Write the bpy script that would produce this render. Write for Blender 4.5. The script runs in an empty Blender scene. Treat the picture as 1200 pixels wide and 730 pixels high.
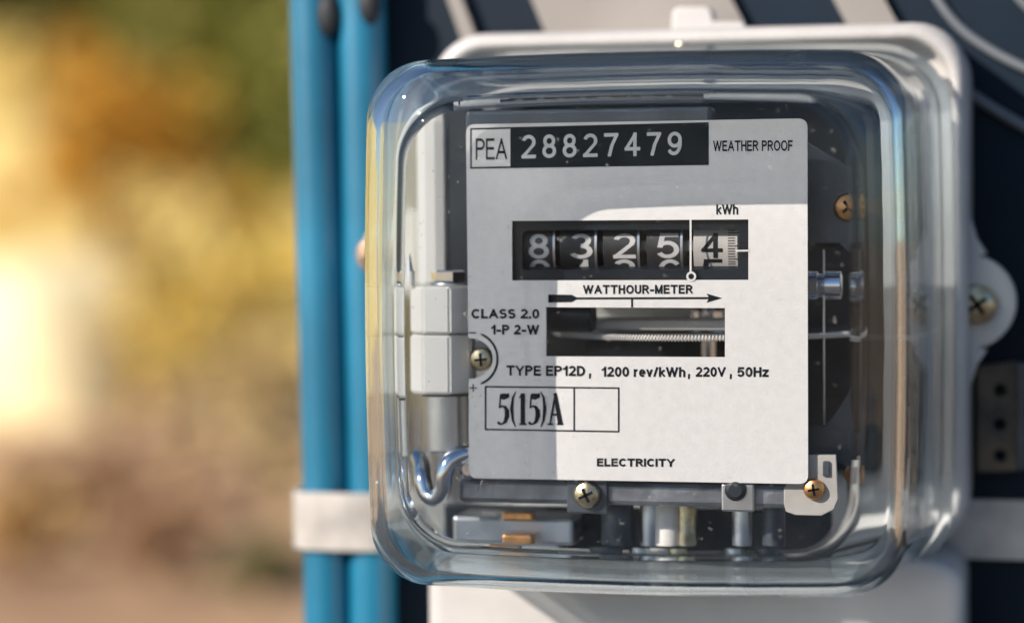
import bpy, bmesh, math, random
from mathutils import Vector, Matrix
random.seed(7)
S = bpy.context.scene
COL = S.collection
MM = 0.001                       # everything on the meter is written in millimetres

# ------------------------------------------------------------------ camera
CAM = Vector((97.28, -549.694, 19.0)); YAW, PITCH, ROLL, FPX = .2275, -.0378, .0075, 2750.0
ROT = Matrix.Rotation(YAW, 3, 'Z') @ Matrix.Rotation(PITCH, 3, 'X') @ Matrix.Rotation(ROLL, 3, 'Y')
cam = bpy.data.cameras.new('camera'); camo = bpy.data.objects.new('camera', cam); COL.objects.link(camo)
camo.matrix_world = Matrix.Translation(CAM * MM) @ (ROT @ Matrix.Rotation(math.pi / 2, 3, 'X')).to_4x4()
cam.sensor_width = 36; cam.lens = FPX / 1200 * 36
cam.clip_start = .02; cam.clip_end = 2000
cam.dof.use_dof = True; cam.dof.focus_distance = .552; cam.dof.aperture_fstop = 4.9
S.camera = camo

# ------------------------------------------------------------------ sky, sun, exposure
SUN_TRAVEL = Vector((.98, 1, -.76)).normalized()
el = math.asin(-SUN_TRAVEL.z); az = math.atan2(-SUN_TRAVEL.x, -SUN_TRAVEL.y)
w = bpy.data.worlds.new('World'); S.world = w; w.use_nodes = True
sky = w.node_tree.nodes.new('ShaderNodeTexSky'); sky.sky_type = 'NISHITA'; sky.sun_disc = False
sky.sun_elevation = el; sky.sun_rotation = az; sky.dust_density = .4; sky.ozone_density = 4.0
bgn = w.node_tree.nodes['Background']; bgn.inputs[1].default_value = .078
w.node_tree.links.new(sky.outputs[0], bgn.inputs[0])
sl = bpy.data.lights.new('sun', 'SUN'); sl.energy = 4.9; sl.angle = math.radians(.5); sl.color = (1, .885, .775)
so = bpy.data.objects.new('sun', sl); COL.objects.link(so)
so.rotation_euler = SUN_TRAVEL.to_track_quat('-Z', 'Y').to_euler()
S.view_settings.view_transform = 'Standard'; S.view_settings.look = 'None'
S.view_settings.gamma = 1; S.view_settings.use_curve_mapping = False
S.view_settings.exposure = 0.4
cy = S.cycles
cy.max_bounces = 24; cy.transmission_bounces = 20; cy.glossy_bounces = 8; cy.diffuse_bounces = 4
cy.transparent_max_bounces = 40; cy.use_denoising = True; cy.sample_clamp_indirect = 6

# ------------------------------------------------------------------ materials
def mat(name, col, rough=.5, metal=0., var=.06, scale=60., bump=0., bscale=400., coat=0., spec=.5, col2=None):
    m = bpy.data.materials.new(name); m.use_nodes = True; nt = m.node_tree; b = nt.nodes['Principled BSDF']
    tc = nt.nodes.new('ShaderNodeTexCoord'); n = nt.nodes.new('ShaderNodeTexNoise')
    n.inputs['Scale'].default_value = scale; n.inputs['Detail'].default_value = 6
    nt.links.new(tc.outputs['Object'], n.inputs['Vector'])
    r = nt.nodes.new('ShaderNodeValToRGB'); r.color_ramp.elements[0].position = .32; r.color_ramp.elements[1].position = .68
    c2 = col2 or tuple(min(1, c * (1 + var)) for c in col)
    r.color_ramp.elements[0].color = (*[c * (1 - var) for c in col], 1); r.color_ramp.elements[1].color = (*c2, 1)
    nt.links.new(n.outputs[0], r.inputs[0]); nt.links.new(r.outputs[0], b.inputs['Base Color'])
    mr = nt.nodes.new('ShaderNodeMapRange'); mr.inputs['To Min'].default_value = max(.02, rough * .8); mr.inputs['To Max'].default_value = min(1, rough * 1.2)
    nt.links.new(n.outputs[0], mr.inputs['Value']); nt.links.new(mr.outputs[0], b.inputs['Roughness'])
    b.inputs['Metallic'].default_value = metal; b.inputs['Coat Weight'].default_value = coat
    b.inputs['Specular IOR Level'].default_value = spec
    if bump:
        n2 = nt.nodes.new('ShaderNodeTexNoise'); n2.inputs['Scale'].default_value = bscale; n2.inputs['Detail'].default_value = 4
        nt.links.new(tc.outputs['Object'], n2.inputs['Vector'])
        bp = nt.nodes.new('ShaderNodeBump'); bp.inputs['Strength'].default_value = bump; bp.inputs['Distance'].default_value = .0005
        nt.links.new(n2.outputs[0], bp.inputs['Height']); nt.links.new(bp.outputs[0], b.inputs['Normal'])
    return m

def glass_mat(name, through, tint=(.97, .99, 1.), wav=0., refl=1.47, dust=0.):
    """clear moulded glass: refracting glass blended with straight see-through, plus surface reflection"""
    m = bpy.data.materials.new(name); m.use_nodes = True; nt = m.node_tree
    nt.nodes.remove(nt.nodes['Principled BSDF']); out = nt.nodes['Material Output']
    g = nt.nodes.new('ShaderNodeBsdfGlass'); g.inputs['IOR'].default_value = 1.47; g.inputs['Roughness'].default_value = 0.008
    g.inputs['Color'].default_value = (*tint, 1)
    t = nt.nodes.new('ShaderNodeBsdfTransparent'); t.inputs['Color'].default_value = (*tint, 1)
    gl = nt.nodes.new('ShaderNodeBsdfGlossy'); gl.inputs['Roughness'].default_value = .015
    fr = nt.nodes.new('ShaderNodeFresnel'); ge = nt.nodes.new('ShaderNodeNewGeometry'); io = nt.nodes.new('ShaderNodeMix')   # thin pane: same reflection from either side
    io.inputs['A'].default_value = refl; io.inputs['B'].default_value = 1 / refl
    nt.links.new(ge.outputs['Backfacing'], io.inputs['Factor']); nt.links.new(io.outputs['Result'], fr.inputs['IOR'])
    m1 = nt.nodes.new('ShaderNodeMixShader'); m2 = nt.nodes.new('ShaderNodeMixShader'); m2.inputs[0].default_value = through
    L = nt.links.new
    L(fr.outputs[0], m1.inputs[0]); L(t.outputs[0], m1.inputs[1]); L(gl.outputs[0], m1.inputs[2])
    L(g.outputs[0], m2.inputs[1]); L(m1.outputs[0], m2.inputs[2]); L(m2.outputs[0], out.inputs['Surface'])
    if dust:
        tc = nt.nodes.new('ShaderNodeTexCoord'); df = nt.nodes.new('ShaderNodeBsdfDiffuse'); df.inputs['Color'].default_value = (.6, .57, .52, 1)
        n1 = nt.nodes.new('ShaderNodeTexNoise'); n1.inputs['Scale'].default_value = 700; n1.inputs['Detail'].default_value = 2
        r1 = nt.nodes.new('ShaderNodeMapRange'); r1.inputs['From Min'].default_value = .7; r1.inputs['From Max'].default_value = .78; r1.inputs['To Max'].default_value = .3
        n2 = nt.nodes.new('ShaderNodeTexNoise'); n2.inputs['Scale'].default_value = 35; n2.inputs['Detail'].default_value = 5
        r2 = nt.nodes.new('ShaderNodeMapRange'); r2.inputs['From Min'].default_value = .45; r2.inputs['From Max'].default_value = .8; r2.inputs['To Max'].default_value = dust
        ad = nt.nodes.new('ShaderNodeMath'); ad.operation = 'ADD'; m3 = nt.nodes.new('ShaderNodeMixShader')
        L(tc.outputs['Object'], n1.inputs['Vector']); L(tc.outputs['Object'], n2.inputs['Vector']); L(n1.outputs[0], r1.inputs['Value']); L(n2.outputs[0], r2.inputs['Value'])
        L(r1.outputs[0], ad.inputs[0]); L(r2.outputs[0], ad.inputs[1]); L(ad.outputs[0], m3.inputs[0]); L(m2.outputs[0], m3.inputs[1]); L(df.outputs[0], m3.inputs[2]); L(m3.outputs[0], out.inputs['Surface'])
    if wav:
        tc = nt.nodes.new('ShaderNodeTexCoord'); n = nt.nodes.new('ShaderNodeTexNoise'); n.inputs['Scale'].default_value = 60
        n.inputs['Detail'].default_value = 1
        L(tc.outputs['Object'], n.inputs['Vector'])
        bp = nt.nodes.new('ShaderNodeBump'); bp.inputs['Strength'].default_value = wav; bp.inputs['Distance'].default_value = .001
        L(n.outputs[0], bp.inputs['Height'])
        for nd in (g, gl, fr): L(bp.outputs[0], nd.inputs['Normal'])
    return m

M = dict(
    white=mat('white_enamel', (.55, .54, .53), .45, var=.12, scale=28, bump=.25, bscale=300),
    plate=mat('printed_plate', (.555, .55, .545), .4, var=.035, scale=420, bump=.12, bscale=1500),
    ink=mat('black_ink', (.005, .008, .012), .5, var=.2, scale=300, spec=.12),
    inkwhite=mat('pale_print', (.46, .47, .48), .5, var=.08, scale=300),
    black=mat('black_bezel', (.005, .009, .014), .3, spec=.3, var=.3, scale=100, bump=.1),
    drumprint=mat('grey_print', (.36, .365, .37), .5, var=.12, scale=300),
    drum=mat('black_drum', (.012, .013, .015), .4, var=.3, scale=200),
    drumlight=mat('pale_drum', (.34, .33, .31), .4, var=.1, scale=150),
    steel=mat('zinc_steel', (.55, .56, .57), .33, 1, var=.12, scale=90, bump=.2, bscale=200),
    zinc=mat('dull_zinc', (.24, .26, .29), .35, .8, var=.35, scale=110, bump=.4, bscale=300),
    castgrey=mat('cast_grey', (.065, .078, .095), .36, .5, var=.2, scale=80, bump=.3, bscale=250),
    worn=mat('worn_strip', (.12, .12, .115), .55, .4, var=.4, scale=120, bump=.5, bscale=300, col2=(.2, .16, .12)),
    dark=mat('dark_chassis', (.018, .024, .032), .4, .2, var=.4, scale=50, bump=.2),
    chrome=mat('bright_metal', (.75, .76, .78), .12, 1, var=.05, scale=40),
    alu=mat('aluminium_disc', (.8, .8, .8), .25, 1, var=.05, scale=200),
    teeth=mat('bright_teeth', (.62, .61, .6), .45, .25, var=.05, scale=200),
    brass=mat('yellowed_zinc', (.56, .42, .22), .3, 1, var=.2, scale=400, bump=.3, bscale=800, col2=(.75, .68, .5)),
    rust=mat('rusty_screw', (.22, .1, .05), .5, .6, var=.4, scale=300, bump=.5, bscale=600, col2=(.5, .36, .25)),
    copper=mat('copper', (.75, .38, .16), .35, 1, var=.2, scale=300),
    block=mat('white_block', (.62, .6, .57), .45, var=.03, scale=50, bump=.1),
    blue=mat('blue_conduit', (.008, .17, .3), .34, var=.25, scale=18, bump=.2, bscale=120, coat=.15, spec=.7),
    matte_dark=mat('dark_matte', (.01, .014, .02), .6),
    band=mat('galvanised_band', (.52, .495, .46), .5, .15, var=.25, scale=70, bump=.4, bscale=150),
    navy=mat('shaded_post', (.006, .015, .028), .6, spec=.2, var=.3, scale=12, bump=.3, bscale=90),  # shade over the post is put into this dark navy
    pale=mat('pale_stripe', (.3, .28, .26), .7, var=.15, scale=20, bump=.3, bscale=80),  # sunlit stripes are put into this pale colour
    cable=mat('pale_cable', (.17, .19, .21), .5, var=.1),
    pane=glass_mat('front_glass', 1.0, (.985, .99, .995), 0, 1.14, .009),
    side=glass_mat('side_glass', .6, (.935, .972, .99), .06, 1.47, .003),
    rim=glass_mat('rim_glass', .08, (.94, .975, .99), .22, 1.5),
)

# ------------------------------------------------------------------ builders
def at(px, py, Y):
    """photo pixel -> point (mm) on the plane y = Y"""
    d = ROT @ Vector(((px - 600) / FPX, 1, (365 - py) / FPX)); t = (Y - CAM.y) / d.y
    return CAM + d * t

def link(name, me, m, parent=None, smooth=False):
    o = bpy.data.objects.new(name, me); COL.objects.link(o)
    if m: me.materials.append(m)
    if parent: o.parent = parent
    if smooth:
        for p in me.polygons: p.use_smooth = True
    return o

def from_bm(name, bm, m, parent=None, smooth=False, mm=True):
    if mm: bmesh.ops.scale(bm, vec=(MM,) * 3, verts=bm.verts)
    bmesh.ops.recalc_face_normals(bm, faces=bm.faces)
    me = bpy.data.meshes.new(name); bm.to_mesh(me); bm.free()
    return link(name, me, m, parent, smooth)

def box(name, x0, x1, y0, y1, z0, z1, m, parent=None, bev=.6, seg=2):
    bm = bmesh.new(); bmesh.ops.create_cube(bm, size=1)
    for v in bm.verts:
        v.co = Vector(((x0 + x1) / 2 + v.co.x * (x1 - x0), (y0 + y1) / 2 + v.co.y * (y1 - y0), (z0 + z1) / 2 + v.co.z * (z1 - z0)))
    if bev: bmesh.ops.bevel(bm, geom=bm.edges[:], offset=min(bev, abs(x1 - x0) * .45, abs(y1 - y0) * .45, abs(z1 - z0) * .45), segments=seg, affect='EDGES', profile=.5)
    return from_bm(name, bm, m, parent)

def pbox(name, a, b, y0, y1, m, parent=None, bev=.6):
    """box whose front face spans photo pixels a=(x,y) .. b at depth y0"""
    p, q = at(*a, y0), at(*b, y0)
    return box(name, min(p.x, q.x), max(p.x, q.x), y0, y1, min(p.z, q.z), max(p.z, q.z), m, parent, bev)

def lathe(name, prof, c, axis, m, parent=None, n=32, smooth=True, auto=True):
    """prof [(r, h)...] turned about axis direction through c"""
    bm = bmesh.new(); q = Vector(axis).normalized().to_track_quat('Z', 'Y'); rings = []
    for r, h in prof:
        rings.append([bm.verts.new(Vector(c) + q @ Vector((r * math.cos(2 * math.pi * i / n), r * math.sin(2 * math.pi * i / n), h))) for i in range(n)])
    for a, b in zip(rings, rings[1:]):
        for i in range(n): bm.faces.new((a[i], a[(i + 1) % n], b[(i + 1) % n], b[i]))
    bm.faces.new(rings[0]); bm.faces.new(rings[-1])
    if auto:
        bmesh.ops.recalc_face_normals(bm, faces=bm.faces)
        for e in bm.edges:
            if len(e.link_faces) == 2 and e.calc_face_angle(0) > .6: e.smooth = False
    return from_bm(name, bm, m, parent, smooth)

def tube(name, pts, r, m, parent=None, n=16, sub=6, mm=True):
    P = [Vector(p) for p in pts]; path = []
    for i in range(len(P) - 1):
        p0, p1, p2, p3 = P[max(i - 1, 0)], P[i], P[i + 1], P[min(i + 2, len(P) - 1)]
        for k in range(sub):
            t = k / sub
            path.append(.5 * ((2 * p1) + (p2 - p0) * t + (2 * p0 - 5 * p1 + 4 * p2 - p3) * t * t + (3 * p1 - p0 - 3 * p2 + p3) * t ** 3))
    path.append(P[-1]); bm = bmesh.new(); rings = []
    up = Vector((0, 1, 0)) if abs((P[-1] - P[0]).normalized().y) < .9 else Vector((1, 0, 0))
    for i, p in enumerate(path):
        t = (path[min(i + 1, len(path) - 1)] - path[max(i - 1, 0)]).normalized()
        u = (up - t * up.dot(t)).normalized(); v = t.cross(u)
        rr = r(i / (len(path) - 1)) if callable(r) else r
        rings.append([bm.verts.new(p + rr * (math.cos(2 * math.pi * k / n) * u + math.sin(2 * math.pi * k / n) * v)) for k in range(n)])
    for a, b in zip(rings, rings[1:]):
        for k in range(n): bm.faces.new((a[k], a[(k + 1) % n], b[(k + 1) % n], b[k]))
    bm.faces.new(rings[0]); bm.faces.new(rings[-1])
    return from_bm(name, bm, m, parent, True, mm)

def curve_mesh(cu):
    o = bpy.data.objects.new('tmp', cu); COL.objects.link(o)
    dg = bpy.context.evaluated_depsgraph_get(); dg.update()
    me = bpy.data.meshes.new_from_object(o.evaluated_get(dg)); bpy.data.objects.remove(o); bpy.data.curves.remove(cu)
    return me

def sheet(name, loops, y0, thick, m, parent=None, bev=0.):
    """flat plate from outline loops (x, z) in mm (inner loops are holes); front face at y0"""
    cu = bpy.data.curves.new('tmp', 'CURVE'); cu.dimensions = '2D'; cu.fill_mode = 'BOTH'; cu.extrude = thick / 2; cu.bevel_depth = bev
    for lp in loops:
        s = cu.splines.new('POLY'); s.points.add(len(lp) - 1); s.use_cyclic_u = True
        for pt, (x, z) in zip(s.points, lp): pt.co = (x, z, 0, 1)
    me = curve_mesh(cu)
    for v in me.vertices:
        x, z, d = v.co; v.co = Vector((x, y0 + thick / 2 + bev - d, z)) * MM
    me.name = name
    return link(name, me, m, parent)

def pq(pts, Y): return [(p.x, p.z) for p in (at(x, y, Y) for x, y in pts)]

def rrect(x0, x1, z0, z1, r, n=8, bulge=0.):
    out = []
    for cx, cz, a0 in ((x1 - r, z1 - r, 0), (x0 + r, z1 - r, 90), (x0 + r, z0 + r, 180), (x1 - r, z0 + r, 270)):
        for k in range(n + 1):
            a = math.radians(a0 + 90 * k / n); out.append((cx + r * math.cos(a), cz + r * math.sin(a)))
    return out

def rquad(pts, Y, r, n=5):
    """rounded quadrilateral through four photo pixels"""
    c = [Vector(p) for p in pq(pts, Y)]; out = []
    for i in range(4):
        p, a, b = c[i], c[i - 1], c[(i + 1) % 4]
        u, v = (a - p).normalized() * r, (b - p).normalized() * r
        for k in range(n + 1):
            t = k / n; out.append(tuple(p + u * (1 - t) ** 2 + v * t ** 2))
    return out

def seg(x0, y0, x1, y1): return ('l', (x0, y0), (x1, y1))
def bow(cx, cy_, rx, ry, a0, a1): return ('a', cx, cy_, rx, ry, a0, a1)
GL = {
 'P': (.55, [seg(0, 0, 0, 1), seg(0, 1, .28, 1), bow(.28, .76, .27, .24, 90, -90), seg(.28, .52, 0, .52)]),
 'E': (.52, [seg(0, 0, 0, 1), seg(0, 1, .5, 1), seg(0, .53, .46, .53), seg(0, 0, .52, 0)]),
 'F': (.48, [seg(0, 0, 0, 1), seg(0, 1, .48, 1), seg(0, .52, .42, .52)]),
 'A': (.7, [seg(0, 0, .35, 1), seg(.35, 1, .7, 0), seg(.13, .32, .57, .32)]),
 'W': (1.04, [seg(0, 1, .26, 0), seg(.26, 0, .52, 1), seg(.52, 1, .78, 0), seg(.78, 0, 1.04, 1)]),
 'V': (.66, [seg(0, 1, .33, 0), seg(.33, 0, .66, 1)]),
 'T': (.62, [seg(0, 1, .62, 1), seg(.31, 0, .31, 1)]),
 'H': (.57, [seg(0, 0, 0, 1), seg(.57, 0, .57, 1), seg(0, .53, .57, .53)]),
 'R': (.6, [seg(0, 0, 0, 1), seg(0, 1, .3, 1), bow(.3, .76, .26, .24, 90, -90), seg(.3, .52, 0, .52), seg(.32, .5, .6, 0)]),
 'O': (.72, [bow(.36, .5, .36, .5, 0, 360)]),
 'U': (.56, [seg(0, .3, 0, 1), seg(.56, .3, .56, 1), bow(.28, .3, .28, .3, 180, 360)]),
 'M': (.7, [seg(0, 0, 0, 1), seg(.7, 0, .7, 1), seg(.02, 1, .35, .02), seg(.35, .02, .68, 1)]),
 'C': (.64, [bow(.36, .5, .36, .5, 42, 318)]),
 'L': (.46, [seg(0, 0, 0, 1), seg(0, 0, .46, 0)]),
 'D': (.6, [seg(0, 0, 0, 1), seg(0, 1, .24, 1), bow(.24, .5, .36, .5, 90, -90), seg(.24, 0, 0, 0)]),
 'S': (.54, [bow(.27, .76, .25, .24, 25, 270), bow(.27, .26, .27, .26, 90, -160)]),
 'Y': (.64, [seg(0, 1, .32, .42), seg(.64, 1, .32, .42), seg(.32, .44, .32, 0)]),
 'I': (0, [seg(0, 0, 0, 1)]), '-': (.26, [seg(0, .36, .26, .36)]), '.': (0, [seg(0, 0, 0, .01)]), '/': (.26, [seg(0, 0, .26, 1)]),
 ',': (.02, [seg(.02, .62, .02, .8), seg(.02, .62, -.02, 0)]),
 'k': (.42, [seg(0, 0, 0, 1), seg(0, .26, .4, .7), seg(.14, .42, .42, 0)]),
 'h': (.44, [seg(0, 0, 0, 1), bow(.22, .46, .22, .25, 180, 0), seg(.44, 0, .44, .46)]),
 'r': (.24, [seg(0, 0, 0, .7), bow(.22, .4, .22, .3, 180, 75)]),
 'e': (.46, [bow(.23, .35, .23, .36, 0, 318), seg(.02, .36, .44, .36)]),
 'v': (.42, [seg(0, .7, .21, 0), seg(.21, 0, .42, .7)]), 'z': (.38, [seg(0, .7, .38, .7), seg(.38, .7, 0, 0), seg(0, 0, .38, 0)]),
 '0': (.48, [bow(.24, .5, .24, .5, 0, 360)]), '1': (.26, [seg(.26, 0, .26, 1), seg(0, .72, .26, .98)]),
 '2': (.5, [bow(.25, .73, .24, .27, 165, -38), seg(.44, .57, .02, .02), seg(0, 0, .5, 0)]),
 '3': (.48, [bow(.23, .76, .21, .24, 155, -90), bow(.23, .26, .25, .26, 90, -155)]),
 '4': (.54, [seg(.38, 0, .38, 1), seg(.37, .98, .0, .3), seg(0, .28, .54, .28)]),
 '5': (.5, [seg(.09, 1, .46, 1), seg(.09, 1, .03, .5), bow(.23, .32, .26, .32, 142, -152)]),
 '6': (.48, [bow(.24, .31, .24, .31, 0, 360), bow(.28, .5, .28, .5, 40, 190)]),
 '7': (.48, [seg(0, 1, .48, 1), seg(.48, .98, .27, .45), seg(.27, .45, .17, 0)]),
 '8': (.48, [bow(.24, .76, .2, .24, 0, 360), bow(.24, .26, .24, .26, 0, 360)]),
 '9': (.48, [bow(.24, .69, .24, .31, 0, 360), bow(.2, .5, .28, .5, -140, 10)]),
}
def glyph_quads(s, wd, gap):
    """monoline capitals: list of quads in text units (cap height 1)"""
    out = []; x = 0; k = 1 - wd
    for ch in s:
        if ch == ' ': x += .3 + gap; continue
        W, st = GL[ch]; ox = x + wd / 2
        for t in st:
            if t[0] == 'l':
                p, q = Vector((t[1][0] + ox, wd / 2 + t[1][1] * k)), Vector((t[2][0] + ox, wd / 2 + t[2][1] * k)); d = (q - p).normalized() if (q - p).length > 1e-6 else Vector((0, 1))
                n_ = Vector((-d.y, d.x)) * wd / 2; p = p - d * wd * .5; q = q + d * wd * .5
                lo, hi = min(t[1][1], t[2][1]) * k, wd + max(t[1][1], t[2][1]) * k
                out.append([(v.x, min(max(v.y, lo), hi)) for v in (p + n_, q + n_, q - n_, p - n_)])
            else:
                _, cx, cy_, rx, ry, a0, a1 = t; N = max(8, int(abs(a1 - a0) / 13)); L_, R_ = [], []
                for i in range(N + 1):
                    a = math.radians(a0 + (a1 - a0) * i / N); c_, s_ = math.cos(a), math.sin(a)
                    for lst, e in ((L_, .5), (R_, -.5)): lst.append((ox + cx + (rx + wd * e) * c_, wd / 2 + cy_ * k + (ry * k + wd * e) * s_))
                for i in range(N): out.append([L_[i], L_[i + 1], R_[i + 1], R_[i]])
        x += W + wd + gap
    return out

def text(name, s, quad, Y, m, parent, bold=.15, thick=.05, space=.12):
    """lettering fitted to four photo pixels: tl, tr, br, bl"""
    Q = glyph_quads(s, bold, space); xs = [p[0] for q in Q for p in q]; ys = [p[1] for q in Q for p in q]
    a, b, c, d = min(xs), max(xs), min(ys), max(ys); tl, tr_, br_, bl_ = [Vector(p) for p in pq(quad, Y)]; bm = bmesh.new()
    for j, q in enumerate(Q):
        vs = []
        for e in (0, 1):
            for x, y in q:
                u, w_ = (x - a) / (b - a), (y - c) / max(d - c, 1e-6)
                p = (tl * (1 - u) + tr_ * u) * w_ + (bl_ * (1 - u) + br_ * u) * (1 - w_)
                vs.append(bm.verts.new((p.x, Y - e * thick - .0004 * (j % 40), p.y)))
        bm.faces.new(vs[4:]); 
        for i in range(4): bm.faces.new((vs[i], vs[(i + 1) % 4], vs[4 + (i + 1) % 4], vs[4 + i]))
    return from_bm(name, bm, m, parent)

def flat(name, polys, Y, m, parent, thick=.06):
    """several small filled outlines in photo pixels as one printed mark"""
    bm = bmesh.new()
    for i, poly in enumerate(polys):
        yy = Y - .002 * i
        f = [bm.verts.new((x, yy - thick / 2, z)) for x, z in pq(poly, Y)]; g = [bm.verts.new((x, yy + thick / 2, z)) for x, z in pq(poly, Y)]
        n = len(f)
        bm.faces.new(f); bm.faces.new(g[::-1])
        for k in range(n): bm.faces.new((f[k], f[(k + 1) % n], g[(k + 1) % n], g[k]))
    bmesh.ops.triangulate(bm, faces=[f for f in bm.faces if len(f.verts) > 4])
    return from_bm(name, bm, m, parent)

def stroke(pts, ws):
    """variable-width stroke outline (photo pixels)"""
    P = [Vector(p) for p in pts]; L, R = [], []
    for i, p in enumerate(P):
        t = (P[min(i + 1, len(P) - 1)] - P[max(i - 1, 0)]).normalized(); nrm = Vector((-t.y, t.x)) * (ws[i] if not isinstance(ws, (int, float)) else ws) / 2
        L.append(tuple(p + nrm)); R.append(tuple(p - nrm))
    return L + R[::-1]

def arc(cx, cy_, rx, ry, a0, a1, n=14):
    return [(cx + rx * math.cos(math.radians(a0 + (a1 - a0) * k / n)), cy_ - ry * math.sin(math.radians(a0 + (a1 - a0) * k / n))) for k in range(n + 1)]

def strips(polyline_list):
    """split a stroke outline into quads so that concave outlines stay clean"""
    out = []
    for pts, ws in polyline_list:
        o = stroke(pts, ws); n = len(o) // 2
        for i in range(n - 1): out.append([o[i], o[i + 1], o[-2 - i], o[-1 - i]])
    return out

def empty(name, loc, label, cat, group=None):
    o = bpy.data.objects.new(name, None); COL.objects.link(o); o.location = loc; o.empty_display_size = .02
    tag(o, label, cat, group); return o
def tag(o, label, cat, group=None, kind=None):
    if label: o['label'] = label
    if cat: o['category'] = cat
    if group: o['group'] = group
    if kind: o['kind'] = kind
    return o

def screw(name, c, r, axis, m, parent, cross=True, turn=20):
    """domed cross-head screw; axis points out of the head"""
    o = lathe(name, [(r * .98, 0), (r, r * .25), (r * .86, r * .55), (r * .55, r * .72), (r * .1, r * .78)], c, axis, m, parent, 28)
    if cross:
        q = Vector(axis).normalized().to_track_quat('Z', 'Y'); bm = bmesh.new()
        for a in (turn, turn + 90):
            R2 = Matrix.Rotation(math.radians(a), 3, 'Z'); vs = []
            for sx in (-1, 1):
                for sy in (-1, 1):
                    for h in (.4, .82): vs.append(bm.verts.new(Vector(c) + q @ (R2 @ Vector((sx * r * .55, sy * r * .11, r * h)))))
            for f in ((0, 1, 3, 2), (4, 6, 7, 5), (0, 4, 5, 1), (2, 3, 7, 6), (0, 2, 6, 4), (1, 5, 7, 3)): bm.faces.new([vs[i] for i in f])
        from_bm('cross_slot', bm, M['ink'], o)
    return o

# ------------------------------------------------------------------ ground and post
GZ = -1350
bm = bmesh.new(); bmesh.ops.create_grid(bm, x_segments=40, y_segments=40, size=600)
for v in bm.verts:
    d = v.co.length; v.co.z = GZ * MM + (.15 * math.sin(v.co.x * .05) * math.cos(v.co.y * .04) if d > 40 else 0)
M['earth'] = mat('dry_earth', (.46, .26, .14), .9, var=.35, scale=.9, bump=.6, bscale=12, col2=(.74, .5, .28))
g = from_bm('ground', bm, M['earth'], mm=False); g['kind'] = 'structure'

bm = bmesh.new(); bmesh.ops.create_grid(bm, x_segments=8, y_segments=8, size=1)
for v in bm.verts: v.co = Vector((v.co.x * 9, -4.5 + v.co.y * 9.5, GZ * MM + .004))
g = from_bm('bounce_sheet', bm, mat('dark_bounce', (.05, .052, .055), .85, var=.3, scale=6, bump=.6, bscale=80), mm=False); g['kind'] = 'structure'  # unseen dark sheet added to cut warm bounce from the ground

post = empty('mounting_post', (.02, .12, GZ * MM), 'post that carries the meter, conduits and band, shade put into its navy colour', 'post')
def under(o, parent):
    """parent a mesh built in world coordinates under an empty that has a location"""
    o.parent = parent; o.matrix_parent_inverse = Matrix.Translation(parent.location).inverted(); return o
YP = 91.0
under(box('column', -108, 170, YP, YP + 130, GZ, 330, M['navy'], None, 4, 3), post)
under(box('cap', -114, 176, YP - 6, YP + 136, 330, 345, M['navy'], None, 3, 3), post)

# pale sheets standing in for sunlit stripes on the post, and cables
def lit_stripe(px, label):
    Y = YP - 4.2; o = sheet('diagonal_stripe', [pq(px, Y)], Y, 4, M['pale']); tag(o, label, 'lit_stripe', None)
    return o
lit_stripe([(606, -40), (836, -40), (905, 90), (660, 90)], 'broad pale sheet standing in for a sunlit stripe above the meter base')
lit_stripe([(510, -40), (526, -40), (575, 90), (556, 90)], 'narrow pale sheet standing in for a sunlit stripe beside the blue conduits above the meter')
lit_stripe([(955, -40), (1015, -40), (1085, 90), (1025, 90)], 'medium pale sheet standing in for a sunlit stripe over the meter base corner')
def cable(px, r, label):
    pts = [at(x, y, YP - r - .3) for x, y in px]
    o = tube('pale_cable', pts, r, M['cable'], None, 12); tag(o, label, 'cable', 'pale cables on the post'); return o
cable([(1060, -90), (1085, -25), (1120, 28), (1165, 62), (1225, 92), (1320, 140)], 1.3, 'upper pale cable running down across the dark post')
cable([(1040, 20), (1100, 84), (1140, 112), (1185, 140), (1240, 170), (1340, 225)], 1.5, 'lower pale cable emerging from behind the meter base corner')
cable([(1140, -80), (1180, -20), (1215, 18), (1290, 70)], 1.3, 'short pale cable crossing the outer corner of the post')

# ------------------------------------------------------------------ conduits and band
def conduit(xt, xb, label, oval_px):
    r, y = 6.7, 83.2
    e = empty('blue_conduit', (xb * MM, y * MM, GZ * MM), label, 'conduit', 'blue conduits on the post')
    zs = [GZ, -600, -120, -60, 0, 80, 160, 320]
    pts = [(xb + (xt - xb) * max(0, (z + 60) / 140), y, z) for z in zs]
    under(tube('pipe', pts, r, M['blue'], None, 32, 8), e)
    c = at(*oval_px, y - r)
    bm = bmesh.new(); bmesh.ops.create_uvsphere(bm, u_segments=20, v_segments=12, radius=1)
    for v in bm.verts: v.co = Vector((c.x + v.co.x * 3.4, c.y + 1.4 + v.co.y * 2.2, c.z + v.co.z * 6.0))
    under(from_bm('dark_oval', bm, M['matte_dark'], None, True), e)  # dark flattened oval set into the front of the conduit
    under(lathe('end_cap', [(r + 1, 0), (r + 1, 14), (r, 16), (1, 17)], (pts[-1][0], y, 319), (0, 0, 1), M['blue']), e)
    return e
conduit(-105.8, -103.6, 'blue conduit along the outer edge of the post', (383, 18))
conduit(-91.7, -90, 'blue conduit between the outer conduit and the meter', (431, 4))

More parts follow.
